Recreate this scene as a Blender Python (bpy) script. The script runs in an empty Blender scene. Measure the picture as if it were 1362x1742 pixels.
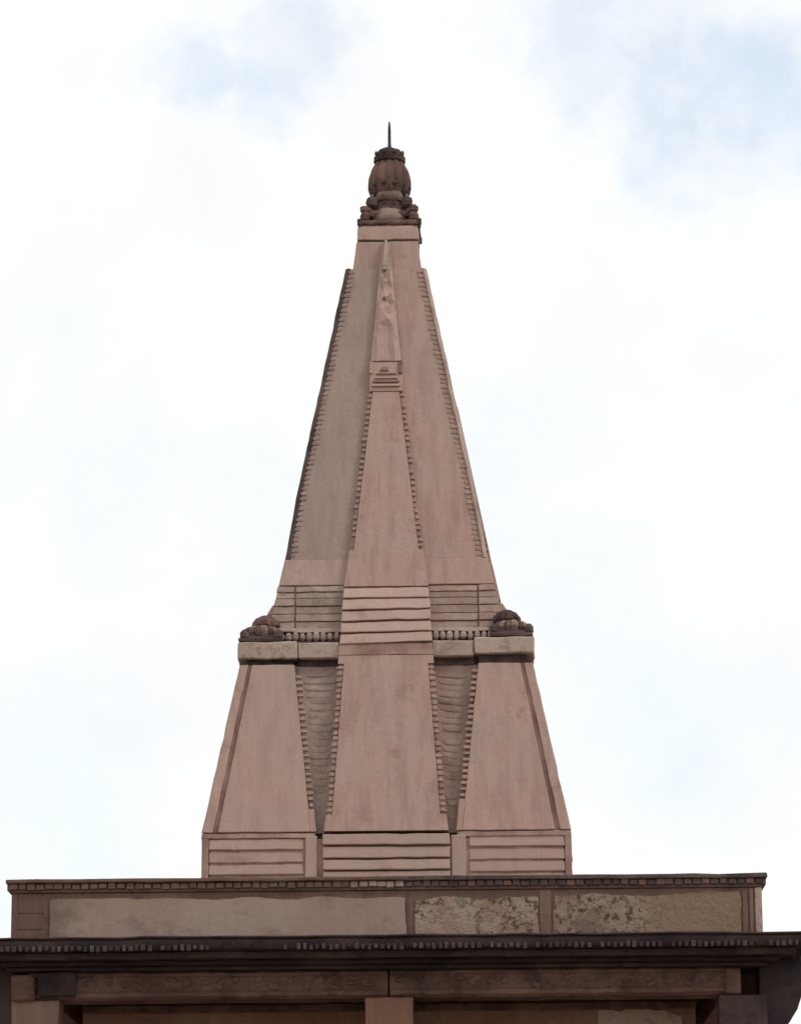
import bpy, bmesh, math, random
from mathutils import Vector, Matrix, noise as mnoise

random.seed(11)
S = bpy.context.scene
C = S.collection
R = math.radians

# ------------------------------------------------------------------ camera
cam_d = bpy.data.cameras.new('camera')
cam = bpy.data.objects.new('camera', cam_d); C.objects.link(cam)
cam_d.sensor_fit = 'HORIZONTAL'; cam_d.sensor_width = 36.0
cam_d.lens = 36.0 * 5973.0 / 1362.0
cam_d.clip_start = 0.5; cam_d.clip_end = 9000
YAW, PITCH, ROLL = R(-0.90), R(14.0), R(0.37)
fw = Vector((math.sin(YAW) * math.cos(PITCH), math.cos(YAW) * math.cos(PITCH), math.sin(PITCH)))
rt = fw.cross(Vector((0, 0, 1))).normalized(); up = rt.cross(fw)
r2 = rt * math.cos(ROLL) - up * math.sin(ROLL); u2 = rt * math.sin(ROLL) + up * math.cos(ROLL)
cam.matrix_world = Matrix(((r2.x, u2.x, -fw.x, 0.6), (r2.y, u2.y, -fw.y, -31.0),
                           (r2.z, u2.z, -fw.z, 1.6), (0, 0, 0, 1)))
S.camera = cam

# ------------------------------------------------------------------ sky, sun, exposure
SUN_EL, SUN_AZ = R(46), R(62)          # azimuth: to the right of the viewing direction's back
sun_dir = Vector((math.sin(SUN_AZ) * math.cos(SUN_EL), -math.cos(SUN_AZ) * math.cos(SUN_EL), math.sin(SUN_EL)))
W = bpy.data.worlds.new('World'); S.world = W; W.use_nodes = True
nt = W.node_tree; nt.nodes.clear()
def N(nt, t, **kw):
    n = nt.nodes.new(t)
    for k, v in kw.items(): setattr(n, k, v)
    return n
def link(nt, a, b): nt.links.new(a, b)
def mth(nt, op, a, b=None, clamp=False):
    n = N(nt, 'ShaderNodeMath', operation=op, use_clamp=clamp)
    for i, v in enumerate((a, b)):
        if v is None: continue
        if isinstance(v, (int, float)): n.inputs[i].default_value = v
        else: link(nt, v, n.inputs[i])
    return n.outputs[0]
def mixc(nt, fac, a, b, mode='MIX'):
    n = N(nt, 'ShaderNodeMix', data_type='RGBA', blend_type=mode)
    for idx, v in ((0, fac), (6, a), (7, b)):
        if isinstance(v, (int, float)): n.inputs[idx].default_value = v
        elif isinstance(v, tuple): n.inputs[idx].default_value = (*v, 1) if len(v) == 3 else v
        else: link(nt, v, n.inputs[idx])
    return n.outputs[2]
def ramp(nt, fac, p0, p1):
    n = N(nt, 'ShaderNodeMapRange', interpolation_type='SMOOTHSTEP')
    n.inputs[1].default_value = p0; n.inputs[2].default_value = p1
    link(nt, fac, n.inputs[0])
    return n.outputs[0]

sky = N(nt, 'ShaderNodeTexSky', sky_type='NISHITA', sun_disc=False)
sky.sun_elevation = SUN_EL; sky.sun_rotation = math.atan2(sun_dir.x, sun_dir.y)
sky.dust_density = 0.2; sky.ozone_density = 1.6; sky.air_density = 1.0
tc = N(nt, 'ShaderNodeTexCoord')
def noise_dir(scale, detail, rough, off=(0, 0, 0)):
    mp = N(nt, 'ShaderNodeMapping'); mp.inputs['Location'].default_value = off
    link(nt, tc.outputs['Generated'], mp.inputs[0])
    n = N(nt, 'ShaderNodeTexNoise'); n.inputs['Scale'].default_value = scale
    n.inputs['Detail'].default_value = detail; n.inputs['Roughness'].default_value = rough
    link(nt, mp.outputs[0], n.inputs['Vector']); return n.outputs['Fac']
def sky_dir(px, py):
    return (fw + r2 * ((px - 681) / 5973.0) + u2 * ((871 - py) / 5973.0)).normalized()
wobble = mth(nt, 'MULTIPLY', mth(nt, 'SUBTRACT', noise_dir(38, 6, 0.6), 0.5), 0.060)
gaps = None
# gaps in the cloud where paler and bluer sky shows (direction, angular size, how open)
for px, py, rad, amt in ((1010, 120, 170, 0.8), (1150, 150, 220, 1.0), (1300, 190, 210, 1.0), (345, 110, 110, 0.75), (480, 115, 140, 0.8),
                         (900, 790, 240, 0.36), (150, 760, 270, 0.30), (420, 820, 220, 0.26), (80, 1400, 330, 0.30), (1120, 1270, 260, 0.32),
                         (1010, 960, 190, 0.26)):
    v = N(nt, 'ShaderNodeVectorMath', operation='DISTANCE'); v.inputs[1].default_value = sky_dir(px, py)
    link(nt, tc.outputs['Generated'], v.inputs[0])
    d = mth(nt, 'ADD', v.outputs['Value'], wobble)
    a = rad / 5973.0
    g = mth(nt, 'MULTIPLY', ramp(nt, d, a * 1.15, a * 0.2), amt)
    gaps = g if gaps is None else mth(nt, 'MAXIMUM', gaps, g)
broad = mth(nt, 'MULTIPLY', ramp(nt, noise_dir(7, 5, 0.55, (3.1, 0.4, 1.7)), 0.52, 0.72), 0.5)
gaps = mth(nt, 'MAXIMUM', gaps, broad)
wisp = ramp(nt, noise_dir(30, 8, 0.62, (0.3, 5.1, 2.2)), 0.30, 0.66)
wisp = mth(nt, 'MULTIPLY_ADD', wisp, 0.75); nt.nodes[-1].inputs[2].default_value = 0.35
gaps = mth(nt, 'MULTIPLY', gaps, wisp)
cover = mth(nt, 'SUBTRACT', 1.0, mth(nt, 'MULTIPLY', gaps, 0.34))
cloudv = mth(nt, 'MULTIPLY_ADD', noise_dir(13, 6, 0.55, (1, 2, 3)), 0.34)
nt.nodes[-1].inputs[2].default_value = 0.845
cc = N(nt, 'ShaderNodeCombineColor')
for i in range(3): link(nt, cloudv, cc.inputs[i])
skyl = N(nt, 'ShaderNodeVectorMath', operation='SCALE'); skyl.inputs['Scale'].default_value = 0.15
link(nt, sky.outputs[0], skyl.inputs[0])
cld = mixc(nt, 1.0, cc.outputs[0], (0.985, 1.0, 1.012), 'MULTIPLY')
blue = mixc(nt, 1.0, skyl.outputs[0], (0.92, 1.28, 1.36), 'MULTIPLY')   # the camera's cool white balance
col = mixc(nt, cover, blue, cld)
bg = N(nt, 'ShaderNodeBackground'); bg.inputs['Strength'].default_value = 1.0
link(nt, col, bg.inputs[0])
out = N(nt, 'ShaderNodeOutputWorld'); link(nt, bg.outputs[0], out.inputs[0])

sd = bpy.data.lights.new('sun', 'SUN'); sd.energy = 1.25; sd.angle = R(14); sd.color = (1.0, 0.96, 0.90)
so = bpy.data.objects.new('sun', sd); C.objects.link(so)
so.location = (20, -25, 40); so.rotation_euler = sun_dir.to_track_quat('Z', 'Y').to_euler()

S.view_settings.view_transform = 'Standard'; S.view_settings.look = 'None'
S.view_settings.gamma = 1.0; S.view_settings.exposure = 0.0; S.view_settings.use_curve_mapping = False

# ------------------------------------------------------------------ materials
def material(name, base, second, dark=None, dark_amt=0.0, streak=0.35, blotch=(1.6, 0.42, 0.62), speck=0.0,
             speck_col=(0.10, 0.08, 0.06), rough=0.9, bump=0.35, tint=0.10, grain=1.0, xmix=None):
    m = bpy.data.materials.new(name); m.use_nodes = True
    t = m.node_tree; b = t.nodes['Principled BSDF']
    geo = N(t, 'ShaderNodeNewGeometry'); oi = N(t, 'ShaderNodeObjectInfo')
    def nz(scale, det=5, rgh=0.6, vec=(1, 1, 1), off=(0, 0, 0)):
        mp = N(t, 'ShaderNodeMapping'); mp.inputs['Scale'].default_value = vec; mp.inputs['Location'].default_value = off
        link(t, geo.outputs['Position'], mp.inputs[0])
        n = N(t, 'ShaderNodeTexNoise'); n.inputs['Scale'].default_value = scale
        n.inputs['Detail'].default_value = det; n.inputs['Roughness'].default_value = rgh
        link(t, mp.outputs[0], n.inputs['Vector']); return n.outputs['Fac']
    big = ramp(t, nz(blotch[0], 5, 0.6), blotch[1], blotch[2])
    c = mixc(t, big, base, second)
    # rain streaks running down the face
    st = ramp(t, nz(1.0, 4, 0.55, (11, 11, 0.7)), 0.40, 0.68)
    c = mixc(t, mth(t, 'MULTIPLY', st, streak), c, tuple(x * 0.72 for x in base), 'MIX')
    st2 = ramp(t, nz(1.0, 3, 0.5, (26, 26, 1.1), (4, 7, 1)), 0.48, 0.70)
    c = mixc(t, mth(t, 'MULTIPLY', st2, streak * 0.5), c, tuple(min(1, x * 1.22) for x in second))
    if dark is not None:
        dk = ramp(t, nz(3.2, 7, 0.68, (1, 1, 1.25), (9, 2, 5)), 0.60 - 0.22 * dark_amt, 0.72 - 0.14 * dark_amt)
        c = mixc(t, mth(t, 'MULTIPLY', dk, min(1.0, 0.55 + 0.4 * dark_amt)), c, dark)
    if speck > 0:
        msk = ramp(t, nz(2.0, 3, 0.5, (1, 1, 1), (2.6, 0, 8.2)), 0.36, 0.52)
        sp = ramp(t, nz(15, 5, 0.75), 0.495, 0.57)
        c = mixc(t, mth(t, 'MULTIPLY', mth(t, 'MULTIPLY', msk, sp), speck), c, speck_col)
        sp2 = ramp(t, nz(34, 3, 0.7, (1, 1, 1), (5, 5, 5)), 0.60, 0.68)
        c = mixc(t, mth(t, 'MULTIPLY', mth(t, 'MULTIPLY', msk, sp2), speck * 0.5), c, tuple(min(1, x * 1.5) for x in base))
    if xmix:                                     # a stain that spreads over one end of the panel
        sx_ = N(t, 'ShaderNodeSeparateXYZ'); link(t, geo.outputs['Position'], sx_.inputs[0])
        xx = mth(t, 'ADD', sx_.outputs[0], mth(t, 'MULTIPLY', mth(t, 'SUBTRACT', nz(4.5, 5, 0.65, (1, 1, 1), (7, 3, 1)), 0.5), 0.9))
        c = mixc(t, mth(t, 'MULTIPLY', ramp(t, xx, xmix[0], xmix[1]), xmix[3]), c, xmix[2])
    # each stone a little different
    rv = mth(t, 'MULTIPLY_ADD', oi.outputs['Random'], 2 * tint)
    t.nodes[-1].inputs[2].default_value = 1.0 - tint
    fine = mth(t, 'MULTIPLY_ADD', nz(60, 4, 0.7), 0.30)
    t.nodes[-1].inputs[2].default_value = 0.85
    vs = N(t, 'ShaderNodeVectorMath', operation='SCALE')
    link(t, c, vs.inputs[0]); link(t, mth(t, 'MULTIPLY', rv, fine), vs.inputs['Scale'])
    link(t, vs.outputs[0], b.inputs['Base Color'])
    b.inputs['Roughness'].default_value = rough
    if 'Specular IOR Level' in b.inputs: b.inputs['Specular IOR Level'].default_value = 0.2
    bp = N(t, 'ShaderNodeBump'); bp.inputs['Strength'].default_value = bump; bp.inputs['Distance'].default_value = 0.02 * grain
    hsum = mth(t, 'ADD', nz(14, 6, 0.65), mth(t, 'MULTIPLY', nz(55, 4, 0.7), 0.4))
    link(t, hsum, bp.inputs['Height']); link(t, bp.outputs[0], b.inputs['Normal'])
    return m
PINK, GREY = (0.402, 0.258, 0.214), (0.382, 0.270, 0.226)
STAIN = (0.285, 0.165, 0.132)
RED, BROWN = (0.190, 0.100, 0.078), (0.180, 0.110, 0.086)
M = dict(
    face=material('painted_plaster', PINK, GREY, STAIN, 0.22, 0.55, tint=0.02),
    face_soft=material('faded_plaster', GREY, PINK, STAIN, 0.15, 0.42, blotch=(1.1, .46, .68), tint=0.02),
    face_grey=material('greyer_plaster', (0.350, 0.250, 0.210), (0.338, 0.244, 0.207), STAIN, 0.16, 0.45, tint=0.02),
    slab=material('plaster_moulding', (0.410, 0.276, 0.230), (0.385, 0.276, 0.232), STAIN, 0.2, 0.20, tint=0.06),
    tooth=material('tooth_plaster', (0.41, 0.276, 0.23), (0.345, 0.240, 0.198), BROWN, 0.25, 0.2, tint=0.14),
    rust=material('red_oxide_wash', RED, (0.30, 0.185, 0.145), None, 0, 0.4, blotch=(3.5, .38, .66)),
    redwash=material('faded_red_wash', (0.255, 0.145, 0.115), (0.35, 0.235, 0.19), (0.19, 0.105, 0.082), 0.35, 0.3, blotch=(4, .38, .62)),
    weather=material('weathered_stone', (0.34, 0.242, 0.205), (0.38, 0.280, 0.238), (0.20, 0.135, 0.112), 0.38, 0.3, blotch=(5, .4, .62), tint=0.12, bump=0.7),
    weather_red=material('weathered_red_stone', (0.33, 0.220, 0.182), (0.37, 0.262, 0.220), (0.195, 0.122, 0.10), 0.36, 0.3, blotch=(5, .4, .62), tint=0.12, bump=0.7),
    ledge=material('lichen_ledge', (0.44, 0.330, 0.275), (0.40, 0.295, 0.24), (0.24, 0.165, 0.13), 0.16, 0.2, speck=0.4, bump=0.5),
    dark=material('blackened_and_shade_stone', (0.075, 0.050, 0.046), (0.12, 0.083, 0.072), (0.034, 0.024, 0.027), 0.6, 0.2, tint=0.22, bump=0.6),  # black stone; also paints in shade under the ledge and on the left ribs
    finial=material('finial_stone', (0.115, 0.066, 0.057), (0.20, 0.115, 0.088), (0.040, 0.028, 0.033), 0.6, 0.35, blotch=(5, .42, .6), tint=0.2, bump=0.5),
    finial_pale=material('finial_petal_stone', (0.285, 0.200, 0.165), (0.20, 0.130, 0.105), (0.06, 0.042, 0.042), 0.35, 0.35, blotch=(5, .42, .6), tint=0.2, bump=0.5),  # paler stone for the petals and every other cap rib
    parapet=material('parapet_stone', (0.152, 0.088, 0.071), (0.188, 0.117, 0.094), (0.10, 0.056, 0.047), 0.45, 0.25, bump=0.5),
    parapet_red=material('dull_red_pilaster', (0.155, 0.085, 0.068), (0.19, 0.115, 0.093), (0.10, 0.058, 0.048), 0.4, 0.3, bump=0.5),
    plaster=material('parapet_plaster', (0.365, 0.265, 0.217), (0.335, 0.230, 0.186), (0.235, 0.155, 0.126), 0.3, 0.22, xmix=(-2.25, -2.75, (0.185, 0.120, 0.096), 0.9)),
    peeled=material('peeling_plaster', (0.33, 0.245, 0.185), (0.29, 0.185, 0.145), (0.15, 0.105, 0.078), 0.40, 0.2, blotch=(4.5, .4, .6), speck=1.0, speck_col=(0.085, 0.062, 0.044), bump=0.9, grain=1.6),
    peeled_ochre=material('peeling_ochre_plaster', (0.33, 0.245, 0.185), (0.29, 0.185, 0.145), (0.15, 0.105, 0.078), 0.40, 0.2, blotch=(4.5, .4, .6), speck=1.0, speck_col=(0.085, 0.062, 0.044), bump=0.8, grain=1.4, xmix=(1.85, 2.35, (0.275, 0.180, 0.118), 0.85)),
    ochre=material('ochre_stained_plaster', (0.285, 0.200, 0.150), (0.265, 0.170, 0.110), (0.19, 0.125, 0.09), 0.35, 0.2),
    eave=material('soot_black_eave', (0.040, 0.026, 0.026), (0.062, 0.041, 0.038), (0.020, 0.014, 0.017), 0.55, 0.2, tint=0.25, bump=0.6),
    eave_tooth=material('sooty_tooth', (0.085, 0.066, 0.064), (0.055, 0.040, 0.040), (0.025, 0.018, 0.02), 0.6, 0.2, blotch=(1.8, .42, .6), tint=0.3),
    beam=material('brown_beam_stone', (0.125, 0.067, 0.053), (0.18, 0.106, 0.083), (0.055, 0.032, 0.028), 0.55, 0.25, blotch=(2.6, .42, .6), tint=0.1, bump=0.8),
    column=material('column_stone', (0.225, 0.135, 0.108), (0.27, 0.175, 0.142), (0.20, 0.125, 0.10), 0.2, 0.3),
    wall=material('hall_wall_wash', (0.225, 0.118, 0.084), (0.265, 0.162, 0.120), (0.15, 0.09, 0.07), 0.3, 0.3, bump=0.6),
    roof=material('pale_bounce_roof', (0.44, 0.37, 0.31), (0.38, 0.31, 0.26), (0.2, 0.16, 0.13), 0.2, 0.0),  # unseen roof, made pale to bounce light onto the lower tier
    metal=material('dark_iron', (0.03, 0.028, 0.032), (0.05, 0.045, 0.05), None, 0, 0.1, rough=0.6),
    ground=material('dusty_ground', (0.27, 0.215, 0.16), (0.22, 0.18, 0.13), (0.14, 0.12, 0.08), 0.3, 0.0, blotch=(.08, .4, .6)),
    paving=material('stone_paving', (0.30, 0.25, 0.21), (0.26, 0.21, 0.17), None, 0, 0.0),
)

# ------------------------------------------------------------------ mesh helpers
def mesh_obj(name, verts, faces, mat, parent=None, bevel=0.0, smooth=False, seg=1):
    me = bpy.data.meshes.new(name)
    bm = bmesh.new()
    vs = [bm.verts.new(v) for v in verts]
    for f in faces: bm.faces.new([vs[i] for i in f])
    bmesh.ops.recalc_face_normals(bm, faces=bm.faces)
    if bevel > 0:
        bmesh.ops.bevel(bm, geom=list(bm.edges), offset=bevel, segments=seg, affect='EDGES', clamp_overlap=True)
    bm.to_mesh(me); bm.free()
    if smooth:
        for p in me.polygons: p.use_smooth = True
    me.materials.append(M[mat])
    return mesh_link(name, me, parent)
def mesh_link(name, me, parent=None):
    o = bpy.data.objects.new(name, me); C.objects.link(o)
    if parent is not None: o.parent = parent
    return o
HEX = [(0, 1, 2, 3), (7, 6, 5, 4), (0, 4, 5, 1), (1, 5, 6, 2), (2, 6, 7, 3), (3, 7, 4, 0)]
def box_v(x0, x1, y0, y1, z0, z1):
    return [(x0, y0, z0), (x1, y0, z0), (x1, y1, z0), (x0, y1, z0), (x0, y0, z1), (x1, y0, z1), (x1, y1, z1), (x0, y1, z1)]
def box(name, x0, x1, y0, y1, z0, z1, mat, parent=None, bevel=0.006):
    return mesh_obj(name, box_v(x0, x1, y0, y1, z0, z1), HEX, mat, parent, bevel)
def plate_v(ul0, ur0, d0, ul1, ur1, d1, z0, z1, back0, back1):
    """a slab on the front face: left/right edge and outward distance at z0 and z1, and how far back it reaches"""
    return [(ul0, -d0, z0), (ur0, -d0, z0), (ur0, -back0, z0), (ul0, -back0, z0),
            (ul1, -d1, z1), (ur1, -d1, z1), (ur1, -back1, z1), (ul1, -back1, z1)]
def plate(name, *a, mat='face', parent=None, bevel=0.006):
    return mesh_obj(name, plate_v(*a), HEX, mat, parent, bevel)
def frustum(name, levels, mat, parent=None, cx=0.0, cy=0.0, bevel=0.006):
    """square stack: levels = [(half width, z), ...]"""
    vs, fs = [], []
    for w, z in levels: vs += [(cx - w, cy - w, z), (cx + w, cy - w, z), (cx + w, cy + w, z), (cx - w, cy + w, z)]
    n = len(levels)
    fs.append((3, 2, 1, 0)); fs.append(tuple(4 * (n - 1) + i for i in range(4)))
    for k in range(n - 1):
        for i in range(4):
            j = (i + 1) % 4; fs.append((4 * k + i, 4 * k + j, 4 * k + 4 + j, 4 * k + 4 + i))
    return mesh_obj(name, vs, fs, mat, parent, bevel)
def lathe(name, prof, mat, parent=None, cx=0, cy=0, seg=40, lobes=0, amp=0.0):
    vs, fs = [], []
    for r, z in prof:
        for i in range(seg):
            a = 2 * math.pi * i / seg
            rr = r * (1 + amp * (abs(math.cos(lobes * a / 2)) - 0.6)) if lobes else r
            vs.append((cx + rr * math.cos(a), cy + rr * math.sin(a), z))
    for k in range(len(prof) - 1):
        for i in range(seg):
            j = (i + 1) % seg; fs.append((k * seg + i, k * seg + j, (k + 1) * seg + j, (k + 1) * seg + i))
    fs.append(tuple(reversed(range(seg)))); fs.append(tuple((len(prof) - 1) * seg + i for i in range(seg)))
    o = mesh_obj(name, vs, fs, mat, parent)
    for p in o.data.polygons: p.use_smooth = len(p.vertices) == 4
    return o
def interp(tab, z):
    if z <= tab[0][0]: return tab[0][1]
    for (a, va), (b, vb) in zip(tab, tab[1:]):
        if z <= b: return va + (vb - va) * (z - a) / (b - a)
    return tab[-1][1]
def jit(a): return random.uniform(-a, a)

# sizes of the spire: half width against height
W_LOW = [(5.3, 1.562), (6.156, 1.562), (7.67, 1.265)]
W_UP = [(7.85, 1.060), (8.187, 0.996), (8.435, 0.946), (8.686, 0.894), (9.354, 0.788), (10.448, 0.579), (11.544, 0.370)]
B_HALF = [(5.74, 0.542), (6.15, 0.529), (6.318, 0.506), (7.644, 0.4145), (7.835, 0.402), (8.40, 0.372), (8.454, 0.360), (8.756, 0.325), (10.29, 0.158)]
B_DEP = [(5.3, 1.60), (6.156, 1.60), (7.67, 1.315), (7.835, 1.285), (8.42, 1.005), (8.756, 0.938), (10.29, 0.642), (10.60, 0.584), (11.55, 0.402), (11.83, 0.335)]
A_IN = [(6.156, 0.590), (7.67, 0.745)]         # inner edge of the corner pylons
Wl = lambda z: interp(W_LOW, z)
Wu = lambda z: interp(W_UP, z)
Bh = lambda z: interp(B_HALF, z)
Bd = lambda z: interp(B_DEP, z)
Ai = lambda z: interp(A_IN, z)

# ------------------------------------------------------------------ ground
gv, gf = [], []
G = [-4000, -1200, -300, -80, -30, 0, 30, 80, 300, 1200, 4000]
for y in G:
    for x in G: gv.append((x, y, 0))
for j in range(10):
    for i in range(10): gf.append((j * 11 + i, j * 11 + i + 1, j * 11 + i + 12, j * 11 + i + 11))
g = mesh_obj('ground', gv, gf, 'ground'); g['kind'] = 'structure'

# ------------------------------------------------------------------ the temple
T = bpy.data.objects.new('temple', None); C.objects.link(T)
T['label'] = 'pinkish brown plastered temple with tall tapering spire, pot finial and black eave'
T['category'] = 'temple'
OX = 0.025                                     # the hall sits a touch off the spire's axis

# ---- hall below the eave
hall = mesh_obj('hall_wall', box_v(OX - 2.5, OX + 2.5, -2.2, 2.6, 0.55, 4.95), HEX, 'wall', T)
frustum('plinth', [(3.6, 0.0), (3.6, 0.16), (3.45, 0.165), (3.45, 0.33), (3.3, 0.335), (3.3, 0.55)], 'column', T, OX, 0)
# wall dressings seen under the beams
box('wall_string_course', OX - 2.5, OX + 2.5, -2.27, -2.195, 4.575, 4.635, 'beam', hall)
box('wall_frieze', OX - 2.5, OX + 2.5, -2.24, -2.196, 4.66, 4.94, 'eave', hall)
def ragged(name, u0, u1, z0, z1, d, thick, mat, parent, rag=0.02, step=0.05, seed=0, rnd=0.0):
    """a plaster skin with uneven edges, standing proud of the wall at y = -d"""
    pts = []
    def edge(ax, ay, bx, by, nx, ny):
        n = max(2, int(math.hypot(bx - ax, by - ay) / step))
        for i in range(n):
            t = i / n; x, y = ax + (bx - ax) * t, ay + (by - ay) * t
            q = mnoise.noise(Vector((x * 3.1 + seed, y * 3.1, seed * 1.7))) * rag * 1.5 + mnoise.noise(Vector((x * 14, y * 14, seed))) * rag * 0.5
            e = 0.0
            if rnd > 0:
                m = min(t, 1 - t) * math.hypot(bx - ax, by - ay)
                if m < rnd: e = -rnd * 0.4 * (1 - m / rnd) ** 2
            pts.append((x + nx * (q + e), y + ny * (q + e)))
    edge(u0, z0, u1, z0, 0, -0.15); edge(u1, z0, u1, z1, 1, 0); edge(u1, z1, u0, z1, 0, 1); edge(u0, z1, u0, z0, -1, 0)
    n = len(pts)
    vs = [(x, -d, z) for x, z in pts] + [(x, -(d + thick), z) for x, z in pts]
    fs = [tuple(range(n)), tuple(reversed(range(n, 2 * n)))] + [(i, (i + 1) % n, n + (i + 1) % n, n + i) for i in range(n)]
    return mesh_obj(name, vs, fs, mat, parent)
ragged('plaster_patch', OX + 1.70, OX + 2.42, 3.6, 4.572, 2.195, 0.02, 'ledge', hall, 0.05, 0.06, 3)

def column(x, y, mat='column'):
    c = frustum('column', [(0.19, 0.55), (0.19, 0.9), (0.165, 0.93), (0.165, 4.1), (0.185, 4.13), (0.19, 4.607)], mat, T, x, y)
    return c
column(OX - 2.80, 2.42); column(OX + 2.83, 2.42); column(OX - 2.80, -2.78); column(OX + 0.02, -2.78, 'wall'); column(OX + 2.83, -2.78, 'dark')
def tooth_mesh(name, mat, bevel=0.12):
    o = mesh_obj(name, box_v(-.5, .5, -.5, .5, -.5, .5), HEX, mat, None, bevel)
    me = o.data; bpy.data.objects.remove(o); return me
def put(name, me, loc, size, parent, rot=None):
    o = mesh_link(name, me, parent); o.location = loc; o.scale = size
    if rot: o.rotation_euler = rot
    return o
me_cv = tooth_mesh('carving', 'beam', 0.22)
# beams carried by the columns
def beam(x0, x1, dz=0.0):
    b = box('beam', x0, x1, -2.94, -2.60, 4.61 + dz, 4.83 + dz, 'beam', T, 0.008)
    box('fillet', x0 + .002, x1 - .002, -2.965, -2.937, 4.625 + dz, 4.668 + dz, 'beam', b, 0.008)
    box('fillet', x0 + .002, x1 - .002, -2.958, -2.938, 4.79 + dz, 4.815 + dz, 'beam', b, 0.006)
    x = x0 + 0.05
    while x < x1 - 0.14:                        # worn carved blocks along the beam
        w = random.uniform(0.05, 0.13)
        for _ in range(2):
            h = random.uniform(0.025, 0.055)
            put('carving', me_cv, (x + w / 2 + jit(.02), -2.938, random.uniform(4.695, 4.77) + dz), (w * random.uniform(.4, .9), random.uniform(.02, .05), h), b, (jit(.2), jit(.6), jit(.2)))
        x += w + random.uniform(0.01, 0.05)
    return b
beam(OX - 2.86, OX + 0.008); beam(OX + 0.022, OX + 2.80, 0.004)
for sx in (-1, 1):
    box('side_beam', OX + sx * 2.82 - 0.15, OX + sx * 2.82 + 0.15, -2.59, 2.6, 4.61, 4.82, 'beam', T, 0.008)
# blocks on the beam ends over the outer columns
box('bracket_block', OX - 2.99, OX - 2.80, -3.02, -2.97, 4.60, 4.80, 'beam', T, 0.012)
box('bracket_block', OX - 2.77, OX - 2.47, -3.05, -2.97, 4.63, 4.82, 'eave', T, 0.012)
box('bracket_block', OX + 2.69, OX + 2.815, -3.00, -2.97, 4.615, 4.815, 'beam', T, 0.012)
# curved brackets under the corners of the eave
def curved_bracket(sx, y0, y1):
    prof = [(2.97, 4.90), (3.31, 4.90), (3.318, 4.80), (3.315, 4.70), (3.298, 4.60), (3.262, 4.50), (3.205, 4.40), (3.13, 4.31), (3.04, 4.24), (2.97, 4.20)]
    n = len(prof)
    vs = [(OX + sx * a, y0, z) for a, z in prof] + [(OX + sx * a, y1, z) for a, z in prof]
    fs = [tuple(range(n)), tuple(reversed(range(n, 2 * n)))] + [(i, (i + 1) % n, n + (i + 1) % n, n + i) for i in range(n)]
    return mesh_obj('curved_bracket', vs, fs, 'eave', T, 0.006)
for sx in (-1, 1):
    curved_bracket(sx, -2.90, -2.55); curved_bracket(sx, 2.2, 2.55)

# ---- eave: lip slab, stepped soffit, little hanging teeth
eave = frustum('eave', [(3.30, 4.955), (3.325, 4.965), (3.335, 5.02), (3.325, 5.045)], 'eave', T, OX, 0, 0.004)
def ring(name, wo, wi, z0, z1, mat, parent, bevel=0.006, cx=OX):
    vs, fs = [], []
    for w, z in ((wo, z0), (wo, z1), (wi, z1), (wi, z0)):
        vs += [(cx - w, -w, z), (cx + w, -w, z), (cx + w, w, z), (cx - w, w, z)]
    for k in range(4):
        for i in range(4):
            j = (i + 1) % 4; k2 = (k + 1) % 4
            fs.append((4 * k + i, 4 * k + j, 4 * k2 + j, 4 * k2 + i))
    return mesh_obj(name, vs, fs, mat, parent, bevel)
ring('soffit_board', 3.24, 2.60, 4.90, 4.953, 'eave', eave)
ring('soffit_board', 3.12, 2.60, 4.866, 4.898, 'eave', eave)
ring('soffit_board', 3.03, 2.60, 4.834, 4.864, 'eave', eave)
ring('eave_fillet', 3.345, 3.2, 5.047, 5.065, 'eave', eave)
def joined_boxes(name, items, mat, parent):
    vs, fs = [], []
    for (x, y, z), (sx, sy, sz) in items:
        b = len(vs); vs += box_v(x - sx / 2, x + sx / 2, y - sy / 2, y + sy / 2, z - sz / 2, z + sz / 2)
        fs += [tuple(b + i for i in f) for f in HEX]
    o = mesh_obj(name, vs, fs, mat, parent); o['kind'] = 'stuff'; return o
me_et = tooth_mesh('eave_tooth', 'eave_tooth')
rest = []
n = 130
for i in range(n):
    x = OX - 3.31 + 6.62 * (i + .5) / n
    if not (-1.32 < x < -0.80 or random.random() < 0.07):        # a stretch has lost its teeth
        put('eave_tooth', me_et, (x + jit(.004), -3.336 + jit(.004), 4.972 + jit(.005)), (0.030 + jit(.007), 0.026, 0.042 + jit(.010)), eave)
    for k in (1, 2, 3):
        p = Vector((x - OX, -3.338, 4.972)); p.rotate(Matrix.Rotation(k * math.pi / 2, 3, 'Z'))
        rest.append(((p.x + OX, p.y, p.z), (0.03, 0.03, 0.046)))
joined_boxes('far_eave_teeth', rest, 'eave_tooth', eave)

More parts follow.
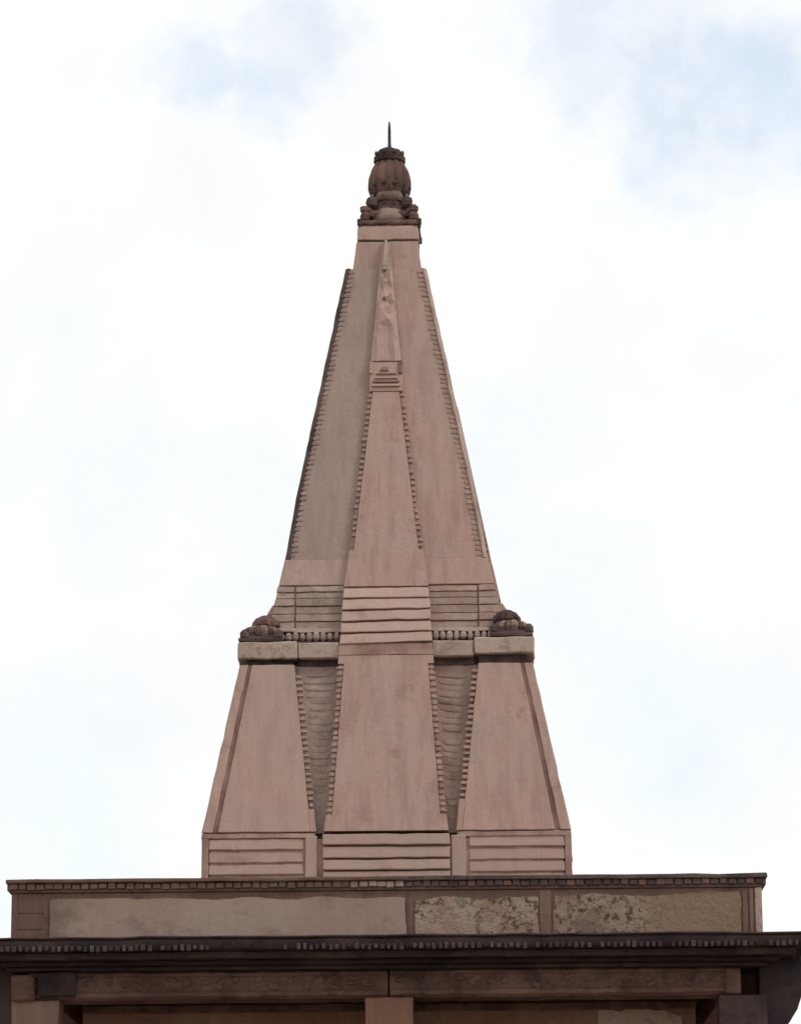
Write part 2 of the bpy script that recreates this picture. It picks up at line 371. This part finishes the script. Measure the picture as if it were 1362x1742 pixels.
# ---- parapet storey
par = ring('parapet', 2.99, 2.72, 5.047, 5.46, 'parapet', T, 0.006)
box('roof_slab', OX - 2.715, OX + 2.715, -2.715, 2.715, 5.05, 5.30, 'roof', T)
ring('coping', 3.046, 2.70, 5.533, 5.568, 'dark', par, 0.006)
ring('cornice_bed', 3.005, 2.72, 5.462, 5.531, 'parapet', par, 0.004)
box('coping_repair', OX - 3.0, OX + 0.18, -3.051, -3.00, 5.537, 5.5645, 'parapet', par, 0.005)
me_cd = tooth_mesh('cornice_dentil', 'parapet'); me_cd2 = tooth_mesh('cornice_dentil', 'weather'); me_cd3 = tooth_mesh('cornice_dentil', 'dark')
rest = []
n = 84
for i in range(n):
    x = OX - 3.02 + 6.04 * (i + .5) / n
    put('cornice_dentil', (me_cd3 if random.random() < .75 else me_cd) if x > 0.2 else me_cd2 if x > -.25 else me_cd, (x + jit(.004), -3.016 + jit(.004), 5.507 + jit(.004)), (0.061 + jit(.008), 0.030, 0.044 + jit(.007)), par)
    for k in (1, 2, 3):
        p = Vector((x - OX, -3.018, 5.505)); p.rotate(Matrix.Rotation(k * math.pi / 2, 3, 'Z'))
        rest.append(((p.x + OX, p.y, p.z), (0.060, 0.036, 0.046) if k == 2 else (0.036, 0.060, 0.046)))
joined_boxes('far_cornice_dentils', rest, 'parapet', par)
ragged('plaster_panel', OX - 2.70, OX + 0.155, 5.055, 5.405, 2.991, 0.008, 'plaster', par, 0.016, 0.05, 1, 0.0)
box('panel_edge_fillet', OX + 0.162, OX + 0.176, -3.000, -2.985, 5.06, 5.455, 'dark', par, 0.002)
ragged('plaster_panel', OX + 0.215, OX + 1.215, 5.055, 5.385, 2.991, 0.008, 'peeled', par, 0.026, 0.03, 7, 0.0)
box('pilaster', OX + 1.225, OX + 1.315, -3.003, -2.98, 5.055, 5.455, 'parapet_red', par, 0.004)
ragged('plaster_panel', OX + 1.335, OX + 2.815, 5.055, 5.412, 2.991, 0.008, 'peeled_ochre', par, 0.026, 0.03, 21, 0.0)
box('pilaster', OX + 2.845, OX + 2.885, -3.003, -2.98, 5.055, 5.455, 'parapet_red', par, 0.004)
box('pilaster', OX + 2.90, OX + 2.93, -3.006, -2.98, 5.055, 5.455, 'parapet_red', par, 0.004)
box('corner_pier', OX + 2.945, OX + 3.001, -3.004, -2.9, 5.055, 5.457, 'ledge', par, 0.004)
box('corner_pier', OX - 3.001, OX - 2.955, -3.004, -2.9, 5.055, 5.457, 'parapet', par, 0.004)
for zz in (5.17, 5.30):                          # stone joints of the bare left end
    box('bed_joint', OX - 2.95, OX - 2.74, -2.9925, -2.985, zz, zz + 0.006, 'dark', par, 0)

# ---- copies of a face for the other three sides
face_objs = []                                   # objects of the front face to repeat
def keep(o): face_objs.append(o); return o
tooth_rest = []                                  # teeth of the other three sides, one part
def rep_tooth(loc, size):
    for k in (1, 2, 3):
        m = Matrix.Rotation(k * math.pi / 2, 3, 'Z'); p = m @ Vector(loc)
        s = (size[1], size[0], size[2]) if k % 2 else size
        tooth_rest.append((tuple(p), s))

# ---- spire, lower tier
low = frustum('lower_tier', [(1.38, 5.3), (1.38, 6.156), (1.10, 7.70), (1.04, 7.86)], 'weather', T)
me_t = tooth_mesh('tooth', 'tooth', 0.16)
me_bar = tooth_mesh('carved_bar', 'weather', 0.2); me_bar2 = tooth_mesh('carved_bar', 'weather_red', 0.2)
# base courses
def course_row(u0, u1, dz=0.0, par_=low, d=1.562, mats=('slab', 'slab', 'slab')):
    zs = [(5.31, 5.785), (5.80, 5.885), (5.902, 5.995), (6.012, 6.105)]
    for i, (a, b) in enumerate(zs):
        keep(plate('course', u0, u1, d + .004 * (i % 2) + jit(.002), u0, u1, d - 0.012 + .004 * (i % 2), a + dz, b + dz, 1.38, 1.38, mat='slab', parent=par_, bevel=0.007))
course_row(-1.50, -0.70); course_row(0.70, 1.50, 0.012)
course_row(-0.535, 0.535, 0.03, d=1.60)
keep(plate('backing', -1.49, 1.49, 1.547, -1.49, 1.49, 1.547, 5.305, 6.10, 1.39, 1.39, mat='redwash', parent=low, bevel=0))
for sx in (-1, 1):
    a, b = (-0.685, -0.585) if sx < 0 else (0.548, 0.672)
    keep(plate('pilaster', a, b, 1.572, a, b, 1.572, 5.31, 6.125, 1.40, 1.40, mat='slab', parent=low))
    # reddened moulding where the pylon starts
    a, b = sorted((sx * 0.60, sx * 1.552))
    keep(plate('base_moulding', a, b, 1.567, a, b, 1.556, 6.108, 6.154, 1.40, 1.40, mat='redwash', parent=low))
for sx in (-1, 1):
    for sy in (-1, 1):
        # plain stone at each corner of the base
        x0, x1 = sorted((sx * 1.502, sx * 1.562)); y0, y1 = sorted((sy * 1.502, sy * 1.562))
        box('corner_stone', x0, x1, y0, y1, 5.3, 6.15, 'redwash', low, 0.006)
# corner pylons: four tapering masses
ZP0, ZP1 = 6.157, 7.665
for sx in (-1, 1):
    for sy in (-1, 1):
        def pt(w, v, z): return (sx * w, sy * v, z)
        vs = []
        for z in (ZP0, ZP1):
            o_, i_ = Wl(z) - 0.016, Ai(z) + 0.045
            vs += [pt(o_, o_, z), pt(i_, o_, z), pt(i_, i_, z), pt(o_, i_, z)]
        p = mesh_obj('corner_pylon', vs, HEX, 'rust', low, 0.006)
        ZN = 7.705
        o_, i_ = 1.215, 0.80
        box('pylon_neck', *sorted((sx * o_, sx * i_)), *sorted((sy * o_, sy * i_)), 7.666, 7.745, 'dark', p, 0.0)  # dark colour paints in the shadow line below the ledge
# plastered faces of the pylons, with a groove beside the corner rib
def pylon_face(sx):
    def W0(z): return Wl(z)
    z0, z1 = ZP0 + 0.004, ZP1 - 0.002
    i0, i1 = Ai(z0) + 0.05, Ai(z1) + 0.05
    # main panel: between toothed edge and groove
    g = 0.135; gw = 0.044
    for name, a0, a1, b0, b1, dd, mat in (
            ('panel', i0, i1, W0(z0) - g - .0, W0(z1) - g * .8, 0.004, 'face' if sx > 0 else 'face_soft'),
            ('corner_rib', W0(z0) - g + gw, W0(z1) - g * .8 + gw * .8, W0(z0) - .004, W0(z1) - .004, 0.0, 'face')):
        if sx > 0: a = (a0, b0, W0(z0) + dd, a1, b1, W0(z1) + dd)
        else: a = (-b0, -a0, W0(z0) + dd, -b1, -a1, W0(z1) + dd)
        keep(plate(name, *a, z0, z1, W0(z0) - .03, W0(z1) - .03, mat=mat, parent=low, bevel=0.006))
    # toothed inner edge: solid foot, then teeth
    zt0, zt1 = (6.37, 7.58) if sx < 0 else (6.45, 7.62)
    keep(plate('edge_strip', *((Ai(z0), i0 - .001) if sx > 0 else (-i0 + .001, -Ai(z0))), W0(z0) + .003,
               *((Ai(zt0), Ai(zt0) + .049) if sx > 0 else (-Ai(zt0) - .049, -Ai(zt0))), W0(zt0) + .003, z0, zt0 - .01, W0(z0) - .06, W0(zt0) - .06, mat='face', parent=low, bevel=0.004))
    nn = 22
    for i in range(nn):
        z = zt0 + (zt1 - zt0) * (i + .5) / nn
        u = sx * (Ai(z) + 0.026)
        worn = random.random() < .10
        loc, sz = (u + jit(.004), -(W0(z) - 0.026 - (.012 if worn else 0) + jit(.004)), z + jit(.004)), ((0.056 + jit(.009)) * (.6 if worn else 1), 0.055, 0.029 + jit(.004))
        put('tooth', me_t, loc, sz, low); rep_tooth(loc, sz)
pylon_face(-1); pylon_face(1)
# worn slab at the back of each recess, with short shallow carved bars
dd = lambda q: 1.455 - (q - 6.156) * 0.285 / 1.544
for sx in (-1, 1):
    za, zb = 6.16, 7.664
    u = (Bh(za) - .05, Ai(za) + .06, dd(za), Bh(zb) - .05, Ai(zb) + .06, dd(zb))
    if sx < 0: u = (-u[1], -u[0], u[2], -u[4], -u[3], u[5])
    slab_ = keep(plate('recess_slab', *u, za, zb, dd(za) - .09, dd(zb) - .09, mat='weather' if sx < 0 else 'weather_red', parent=low, bevel=0))
    z = 6.42
    while z < 7.60:
        lo_, hi_ = Bh(z) + .012, Ai(z) - .015
        w_ = (hi_ - lo_) * random.uniform(.72, 1.05); c_ = (lo_ + hi_) / 2 + jit(.012)
        if random.random() < .93:
            put('carved_bar', me_bar if sx < 0 else me_bar2, (sx * c_, -(dd(z) - .001 + jit(.003)), z), (w_, .014, .044 + jit(.006)), low, (R(-10), (0 if sx < 0 else R(5)) + jit(.04), 0))
        z += random.uniform(.056, .066)
# ledge on top of the lower tier
for sx in (-1, 1):
    for sy in (-1, 1):
        dz = (0.028 if sx > 0 else 0.0) if sy < 0 else 0.0
        box('ledge_block', *sorted((sx * 0.765, sx * 1.284)), *sorted((sy * 0.765, sy * 1.284)), 7.716 + dz, 7.864 + dz, 'ledge', low, 0.01)
for sx in (-1, 1):
    a, b = sorted((sx * 0.40, sx * 0.760))
    dz = 0.008 if sx > 0 else 0.0
    keep(plate('ledge_block', a, b, 1.266, a, b, 1.266, 7.718 + dz, 7.858 + dz, 0.95, 0.95, mat='ledge', parent=low, bevel=0.01))
    keep(plate('shadow_course', a, b, 1.19, a, b, 1.19, 7.665, 7.73, 0.95, 0.95, mat='dark', parent=low, bevel=0))  # shadow under the ledge put into the colour

# ---- central band, lower length
band = keep(plate('central_band', -Bh(6.16), Bh(6.16), Bd(6.16), -Bh(6.30), Bh(6.30), Bd(6.30), 6.160, 6.300, 1.2, 1.2, mat='face', parent=T, bevel=0))
def band_plain(z0, z1, inset, name='band_face', mat='face', proud=0.0, bev=0.0):
    return keep(plate(name, -Bh(z0) + inset, Bh(z0) - inset, Bd(z0) + proud, -Bh(z1) + inset, Bh(z1) - inset, Bd(z1) + proud, z0, z1, Bd(z0) - .35, Bd(z1) - .35, mat=mat, parent=band, bevel=bev))
def band_back(z0, z1, inset):
    return keep(plate('band_side', -Bh(z0) + inset, Bh(z0) - inset, Bd(z0) - .028, -Bh(z1) + inset, Bh(z1) - inset, Bd(z1) - .028, z0, z1, Bd(z0) - .36, Bd(z1) - .36, mat='tooth', parent=band, bevel=0.0))
band_plain(6.30, 7.657, 0.052)
band_back(6.301, 7.654, 0.012)
def band_teeth(z0, z1, nn, wd):
    for i in range(nn):
        z = z0 + (z1 - z0) * (i + .5) / nn
        for sx in (-1, 1):
            worn = random.random() < .10
            loc = (sx * (Bh(z) - wd / 2) + jit(.004), -(Bd(z) - 0.034 - (.012 if worn else 0) + jit(.004)), z + jit(.004)); sz = ((wd + jit(.010)) * (.6 if worn else 1), 0.056, (z1 - z0) / nn * 0.54 + jit(.006))
            put('tooth', me_t, loc, sz, band); rep_tooth(loc, sz)
band_teeth(6.31, 7.65, 25, 0.052)
band_plain(7.657, 7.735, 0.0)
band_plain(7.738, 7.772, -0.002, 'red_moulding', 'redwash', 0.004)
band_plain(7.773, 7.842, 0.0, 'red_moulding', 'redwash', 0.0)
# five lapped slabs
zz = [7.846, 7.955, 8.066, 8.182, 8.296, 8.405]
for i in range(5):
    a, b = zz[i] + jit(.004) * (i > 0), zz[i + 1] - 0.012
    tl = jit(.006)
    v = plate_v(-Bh(a) - jit(.004), Bh(a) + jit(.004), Bd(a) + 0.020, -Bh(b) , Bh(b), Bd(b) + 0.006, a, b, .95, .9)
    v = [(x, y, z + tl * (x / .4) + (.006 * x / .4)) for x, y, z in v]
    keep(mesh_obj('lapped_slab', v, HEX, 'slab', band, 0.008))
band_back(7.80, 8.42, 0.006)
# upper length
band_plain(8.412, 8.752, 0.0)
band_plain(8.752, 10.285, 0.040)
band_back(8.751, 10.284, 0.008)
band_teeth(8.77, 10.28, 28, 0.044)

# ---- upper tier
up_levels = [(Wu(z) - 0.050, z) for z in (8.69, 9.354, 10.448, 11.545)]
upt = frustum('upper_tier', [(1.015, 7.87), (Wu(8.42) - .03, 8.42)] + up_levels, 'face', T, bevel=0.0)
frustum('plain_course', [(Wu(8.438), 8.438), (Wu(8.684), 8.684)], 'face', upt, bevel=0.006)
me_ct = tooth_mesh('corner_tooth', 'weather', 0.08); me_ct2 = tooth_mesh('corner_tooth', 'tooth', 0.08)
nn = 58
for i in range(nn):
    z = 8.70 + (11.535 - 8.70) * (i + .5) / nn
    for sx in (-1, 1):
        ln = 0.062 + jit(.008)                   # short teeth on the face, just inside the corner rib
        loc = (sx * (Wu(z) - 0.030 - ln / 2), -(Wu(z) - 0.0335 + jit(.003)), z + jit(.004)); sz = (ln, 0.042, 0.026 + jit(.004))
        put('corner_tooth', me_ct if sx < 0 else me_ct2, loc, sz, upt); rep_tooth(loc, sz)
# chamfered rib up each corner
for sx in (-1, 1):
    for sy in (-1, 1):
        vs = []
        zl = (8.688, 9.354, 10.448, 11.543)
        for z in zl:
            o_, i_, c_ = Wu(z), Wu(z) - .075, .028
            vs += [(sx * o_, sy * (o_ - c_), z), (sx * (o_ - c_), sy * o_, z), (sx * (o_ - .034), sy * o_, z), (sx * i_, sy * i_, z), (sx * o_, sy * (o_ - .034), z)]
        fs = [(4, 3, 2, 1, 0), (15, 16, 17, 18, 19)] + [(5 * k + i, 5 * k + (i + 1) % 5, 5 * k + 5 + (i + 1) % 5, 5 * k + 5 + i) for k in range(3) for i in range(5)]
        mesh_obj('corner_rib', vs, fs, 'dark' if sx < 0 else 'weather', upt)  # left ribs coloured dark to paint in their shaded side
# plastered faces either side of the central band: the left darker and greyer, the right pinker
for sx in (-1, 1):
    zl = (8.690, 9.354, 10.448, 11.542); vs = []
    for z in zl:
        e0, w_ = Wu(z) - .050, Wu(z)
        a, b = (.01, e0) if sx > 0 else (-e0, -.01)
        vs += [(a, -(w_ - .022), z), (b, -(w_ - .022), z), (b, -(w_ - .08), z), (a, -(w_ - .08), z)]
    fs = [(3, 2, 1, 0), (12, 13, 14, 15)] + [(4 * k + i, 4 * k + (i + 1) % 4, 4 * k + 4 + (i + 1) % 4, 4 * k + 4 + i) for k in range(3) for i in range(4)]
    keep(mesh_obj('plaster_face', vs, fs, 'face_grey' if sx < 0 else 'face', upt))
# weathered courses at the foot of the upper tier
for sx in (-1, 1):
    zz = [8.035, 8.10, 8.17, 8.245, 8.315, 8.375, 8.432]
    for i in range(6):
        a, b = zz[i] + .002, zz[i + 1] - .003
        pr = 0.008 if i % 2 else 0.0
        split = 0.80
        for (q0, q1) in ((0.36, split - .006), (split + .006, None)):
            e0 = q1 if q1 else Wu(a) - .004; e1 = q1 if q1 else Wu(b) - .004
            pj = pr + jit(.004) + (0.008 if q1 is None else 0)
            t_ = (q0, e0, Wu(a) + pj - .012, q0, e1, Wu(b) + pj - .014) if sx > 0 else (-e0, -q0, Wu(a) + pj - .012, -e1, -q0, Wu(b) + pj - .014)
            keep(plate('weathered_course', *t_, a, b, Wu(a) - .08, Wu(b) - .08, mat='weather' if sx < 0 else 'weather_red', parent=upt, bevel=0.005))
# bead row above the ledge
me_b = tooth_mesh('bead', 'weather', 0.28)
rest = []
for sx in (-1, 1):
    a, b = sorted((sx * .38, sx * 1.02))
    keep(plate('bead_bed', a, b, 1.15, a, b, 1.12, 7.872, 7.90, 0.95, 0.95, mat='dark', parent=upt, bevel=0.004))
    keep(plate('bead_bed', a, b, 1.10, a, b, 1.07, 7.985, 8.030, 0.95, 0.95, mat='weather', parent=upt, bevel=0.006))
    for i in range(10):
        loc = (sx * (0.43 + i * 0.060), -1.085, 7.944 + jit(.004)); sz = (0.052 + jit(.007), 0.08 + jit(.012), 0.076 + jit(.012))
        put('bead', me_b, loc, sz, upt)
        for k in (1, 2, 3):
            p = Matrix.Rotation(k * math.pi / 2, 3, 'Z') @ Vector(loc)
            rest.append((tuple(p), (sz[1], sz[0], sz[2]) if k % 2 else sz))
joined_boxes('far_beads', rest, 'weather', upt)
# small ribbed caps on the four corners of the ledge
for sx in (-1, 1):
    for sy in (-1, 1):
        cx, cy = sx * 1.085, sy * 1.085
        dz = 0.028 if (sx > 0 and sy < 0) else 0.0
        cap = frustum('corner_cap', [(0.188, 7.870 + dz), (0.188, 7.905 + dz), (0.165, 7.908 + dz), (0.165, 7.93 + dz)], 'dark', T, cx, cy, 0.006)
        nr = 14
        for i in range(nr):                      # ribs of the cushion
            a = 2 * math.pi * i / nr
            vs, fs = [], []
            for r_, z in ((.10, 7.928), (.148, 7.94), (.168, 7.972), (.16, 8.005), (.12, 8.03), (.06, 8.035)):
                for s_ in (-1, 0, 1):
                    aa = a + s_ * math.pi / nr * 0.96; rr = r_ * (1.0 if s_ == 0 else 0.86)
                    vs.append((cx + rr * math.cos(aa), cy + rr * math.sin(aa), z + dz))
            for k in range(5):
                for j in range(2): fs.append((3 * k + j, 3 * k + j + 1, 3 * k + 4 + j, 3 * k + 3 + j))
            mesh_obj('rib', vs, fs, 'finial_pale' if i % 2 else 'finial', cap, smooth=True)
        for kx in (-1, 1):
            for ky in (-1, 1):
                lathe('cap_knob', [(.02, 7.90 + dz), (.042, 7.918 + dz), (.038, 7.955 + dz), (.012, 7.985 + dz)], 'dark', cap, cx + kx * .145 + jit(.01), cy + ky * .145, 10)
        lathe('cap_core', [(.12, 7.925 + dz), (.135, 7.97 + dz), (.10, 8.03 + dz)], 'finial', cap, cx, cy, 20)
        lathe('cap_dome', [(.100, 8.031 + dz), (.118, 8.05 + dz), (.114, 8.08 + dz), (.088, 8.112 + dz), (.045, 8.138 + dz), (.012, 8.146 + dz)], 'finial', cap, cx - sx * .035, cy - sy * .035, 36, 9, 0.22)

# ---- carved relief up the middle of the upper tier
niche = plate('niche_block', -.150, .150, Bd(10.30) + .01, -.142, .142, Bd(10.58) + .012, 10.290, 10.582, .40, .40, mat='slab', parent=T, bevel=0.006)
for i, (hw, z, h) in enumerate(((.128, 10.335, .020), (.118, 10.375, .018), (.105, 10.412, .016), (.088, 10.452, .018))):
    plate('niche_step', -hw, hw, Bd(z) + .032 - i * .002, -hw, hw, Bd(z + h) + .026, z, z + h, Bd(z) - .05, Bd(z) - .05, mat='slab' if i % 2 == 0 else 'rust', parent=niche, bevel=0.004)
plate('niche_figure', -.062, .03, Bd(10.48) + .026, -.03, .012, Bd(10.53) + .022, 10.486, 10.536, Bd(10.5) - .05, Bd(10.55) - .05, mat='rust', parent=niche, bevel=0.010)
plate('niche_frame', -.15, -.118, Bd(10.46) + .03, -.146, -.116, Bd(10.578) + .03, 10.46, 10.578, Bd(10.5) - .05, Bd(10.55) - .05, mat='slab', parent=niche, bevel=0.005)
plate('niche_frame', .112, .148, Bd(10.46) + .03, .110, .144, Bd(10.578) + .03, 10.46, 10.578, Bd(10.5) - .05, Bd(10.55) - .05, mat='rust', parent=niche, bevel=0.005)
def relief():
    """flat-cut slanting facets, like folded cloth hacked into the stone"""
    nx, nz_ = 5, 15
    z0, z1 = 10.586, 11.50
    rr = random.Random(5); vs, fs = [], []
    hw = lambda t: 0.140 - 0.080 * t ** 0.9
    for j in range(nz_ + 1):
        t = j / nz_
        for i in range(nx + 1):
            s_ = 2 * i / nx - 1; edge = i in (0, nx) or j in (0, nz_)
            z = z0 + (z1 - z0) * t + (0 if edge else rr.uniform(-.022, .022))
            u = s_ * hw(t) + (0 if edge else rr.uniform(-.012, .012) * (1 - .5 * t))
            h = (0.006 if i in (0, nx) else rr.choice((0.006, .014, .034, .04))) if t > .42 else (.006, .034, .014, .012, .036, .008)[i]
            vs.append((u, -(Bd(z) - 0.012 + h), z))
    for j in range(nz_):
        for i in range(nx):
            a = j * (nx + 1) + i; b_, c_, d_ = a + 1, a + nx + 2, a + nx + 1
            if (i + j) % 3: fs += [(a, b_, c_), (a, c_, d_)]
            else: fs += [(a, b_, d_), (b_, c_, d_)]
    n0 = len(vs)                                 # sides and back, so the carving is a solid piece
    rim = [i for i in range(nx + 1)] + [j * (nx + 1) + nx for j in range(1, nz_ + 1)] + [nz_ * (nx + 1) + i for i in range(nx - 1, -1, -1)] + [j * (nx + 1) for j in range(nz_ - 1, 0, -1)]
    for i in rim: vs.append((vs[i][0], vs[i][1] + .05, vs[i][2]))
    m = len(rim)
    for q in range(m): fs.append((rim[q], rim[(q + 1) % m], n0 + (q + 1) % m, n0 + q))
    return mesh_obj('relief_carving', vs, fs, 'slab', T)
relief()
plate('relief_sill', -.146, .146, Bd(10.58) + .02, -.142, .142, Bd(10.6) + .012, 10.5835, 10.597, .5, .5, mat='rust', parent=niche, bevel=0.003)
keep(plate('relief_backing', -.15, .15, Bd(10.6) - .03, -.066, .066, Bd(11.5) - .03, 10.584, 11.505, .40, .2, mat='weather', parent=T, bevel=0.0))
plate('relief_spike', -.036, .036, Bd(11.5) + .03, -.012, .012, Bd(11.82) + .02, 11.502, 11.822, .30, .22, mat='ledge', parent=T, bevel=0.008)
plate('relief_spike_backing', -.062, .062, Bd(11.5) - .02, -.040, .040, Bd(11.8) - .02, 11.506, 11.80, .25, .2, mat='weather', parent=T, bevel=0.0)

# ---- neck and finial
NX = 0.012
neck = frustum('neck', [(0.318, 11.50), (0.315, 11.563), (0.280, 11.828)], 'face', T, NX, 0)
frustum('neck_groove', [(0.268, 11.829), (0.268, 11.845)], 'dark', neck, NX, 0, 0)
frustum('collar', [(0.283, 11.846), (0.279, 11.965), (0.266, 11.988)], 'slab', neck, NX + .008, 0)
FX = 0.032
fin = lathe('finial', [(.25, 11.935), (.262, 11.99), (.245, 12.05), (.20, 12.10), (.19, 12.18), (.165, 12.30), (.14, 12.33)], 'finial', T, FX, 0, 40)
frustum('finial_slab', [(0.270, 11.990), (0.288, 11.996), (0.288, 12.03), (0.262, 12.045)], 'finial', fin, FX - .004, 0, 0.008)
for sx in (-1, 1):                               # two tiers of knobs at the corners
    for sy in (-1, 1):
        lathe('corner_knob', [(.028, 12.035), (.046, 12.055), (.044, 12.10), (.030, 12.125), (.046, 12.14), (.044, 12.175), (.015, 12.195)], 'finial', fin, FX + sx * .226, sy * .226, 14)
        lathe('corner_knob', [(.025, 12.195), (.052, 12.215), (.055, 12.25), (.045, 12.285), (.015, 12.305)], 'dark', fin, FX + sx * .160, sy * .160, 14)
        box('slab_tip', *sorted((FX + sx * .255, FX + sx * .296)), *sorted((sy * .255, sy * .296)), 11.985, 12.048, 'dark', fin, 0.008)
frustum('finial_slab', [(0.205, 12.085), (0.222, 12.10), (0.222, 12.140), (0.18, 12.152)], 'finial', fin, FX, 0, 0.008)
def petal(ang, r0, z0, wd, ht, out, mat, lean=0.0):
    vs, fs = [], []
    nu, nv = 6, 7
    for j in range(nv + 1):
        t = j / nv; wd_t = wd * math.sqrt(max(0.0, 1 - (t * 0.98) ** 2.6))
        for i in range(nu + 1):
            s = 2 * i / nu - 1
            lu = s * wd_t; lr = r0 + out * math.sin(math.pi * min(1, t * .9 + .1)) * (1 - .6 * s * s) + lean * t
            vs.append((FX + lr * math.cos(ang) - lu * math.sin(ang), lr * math.sin(ang) + lu * math.cos(ang), z0 + ht * t))
    for j in range(nv):
        for i in range(nu):
            a = j * (nu + 1) + i; fs.append((a, a + 1, a + nu + 2, a + nu + 1))
    o = mesh_obj('petal', vs, fs, mat, fin, smooth=True)
    sm = o.modifiers.new('thick', 'SOLIDIFY'); sm.thickness = 0.018
    return o
for i in range(4):                               # an arched leaf on each side, in two tiers, with small ones between
    a = -math.pi / 2 + i * math.pi / 2
    petal(a, .215, 12.045, .125, .165, .050, 'finial_pale', -.055)
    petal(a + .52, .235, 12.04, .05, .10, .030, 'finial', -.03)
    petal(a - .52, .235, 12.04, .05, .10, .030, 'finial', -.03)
    petal(a, .150, 12.262, .128, .125, .052, 'finial_pale', -.01)
lathe('ring', [(.13, 12.185), (.168, 12.20), (.180, 12.230), (.170, 12.262), (.13, 12.28)], 'dark', fin, FX, 0, 56, 14, 0.10)
pot = lathe('pot', [(.135, 12.30), (.150, 12.335), (.178, 12.375), (.191, 12.43), (.190, 12.50), (.182, 12.555), (.165, 12.61), (.140, 12.66), (.122, 12.69)], 'finial', fin, FX, 0, 80, 12, 0.13)
lathe('pot_band', [(.182, 12.418), (.193, 12.425), (.193, 12.447), (.183, 12.454)], 'dark', fin, FX, 0, 48)
lathe('lid', [(.118, 12.682), (.147, 12.69), (.149, 12.735), (.118, 12.745), (.116, 12.775), (.110, 12.80), (.062, 12.822), (.03, 12.835)], 'dark', fin, FX, 0, 40)
for i in range(8):
    a = math.pi / 8 + i * math.pi / 4
    lathe('lid_knob', [(.008, 12.745), (.016, 12.755), (.016, 12.775), (.007, 12.79)], 'dark', fin, FX + .132 * math.cos(a), .132 * math.sin(a), 10)
lathe('spike', [(.030, 12.83), (.020, 12.85), (.015, 12.87), (.014, 13.02), (.008, 13.09), (.003, 13.10)], 'metal', fin, FX, 0, 12)

# ---- the other three sides carry the same work
amap = {}
for k in (1, 2, 3):
    for o in face_objs:
        c = o.copy(); C.objects.link(c); c.rotation_euler = (0, 0, k * math.pi / 2)
joined_boxes('far_teeth', tooth_rest, 'tooth', upt)

# ---- wear: long straight edges and flat faces of the masonry are made slightly uneven
def wear(me, amp, maxlen, freq=7.0):
    bm = bmesh.new(); bm.from_mesh(me)
    for _ in range(5):
        es = [e for e in bm.edges if e.calc_length() > maxlen]
        if not es or len(bm.verts) > 6000: break
        bmesh.ops.subdivide_edges(bm, edges=es, cuts=1, use_grid_fill=True)
    for v in bm.verts:
        p = v.co * freq
        v.co += Vector(mnoise.noise_vector(p)) * amp + Vector(mnoise.noise_vector(v.co * freq * 4)) * amp * 0.45
    bm.to_mesh(me); bm.free()
    for p in me.polygons: p.use_smooth = True
    me.set_sharp_from_angle(angle=R(28))
WEAR = {'corner_rib': (.007, .10), 'corner_stone': (.006, .12), 'ledge_block': (.009, .10), 'coping': (.008, .16), 'coping_repair': (.006, .16), 'lapped_slab': (.006, .12),
        'course': (.005, .14), 'panel': (.004, .16), 'edge_strip': (.004, .12), 'red_moulding': (.005, .12), 'eave': (.010, .16), 'eave_fillet': (.008, .16), 'soffit_board': (.008, .16),
        'collar': (.006, .08), 'neck': (.005, .08), 'pilaster': (.004, .12), 'base_moulding': (.006, .12), 'weathered_course': (.006, .10), 'recess_slab': (.006, .06),
        'finial_slab': (.010, .05), 'petal': (.005, .03), 'rib': (.006, .03), 'cap_dome': (.010, .04), 'corner_cap': (.010, .05), 'pot': (.004, .03), 'ring': (.012, .04), 'lid': (.007, .04),
        'corner_knob': (.008, .03), 'cap_knob': (.012, .03), 'beam': (.008, .14), 'fillet': (.008, .12), 'bracket_block': (.010, .08), 'curved_bracket': (.006, .10), 'column': (.005, .14),
        'bead_bed': (.010, .06), 'plaster_patch': (.004, .2), 'wall_string_course': (.008, .15)}
done = set()
for o in list(bpy.data.objects):
    if o.type != 'MESH' or o.data.name in done: continue
    kind = o.name.split('.')[0]
    if kind in WEAR:
        done.add(o.data.name); wear(o.data, *WEAR[kind], 16.0 if kind in ('petal', 'rib', 'cap_dome', 'pot', 'ring', 'lid', 'corner_knob', 'cap_knob', 'corner_cap', 'recess_slab', 'finial_slab') else 7.0)
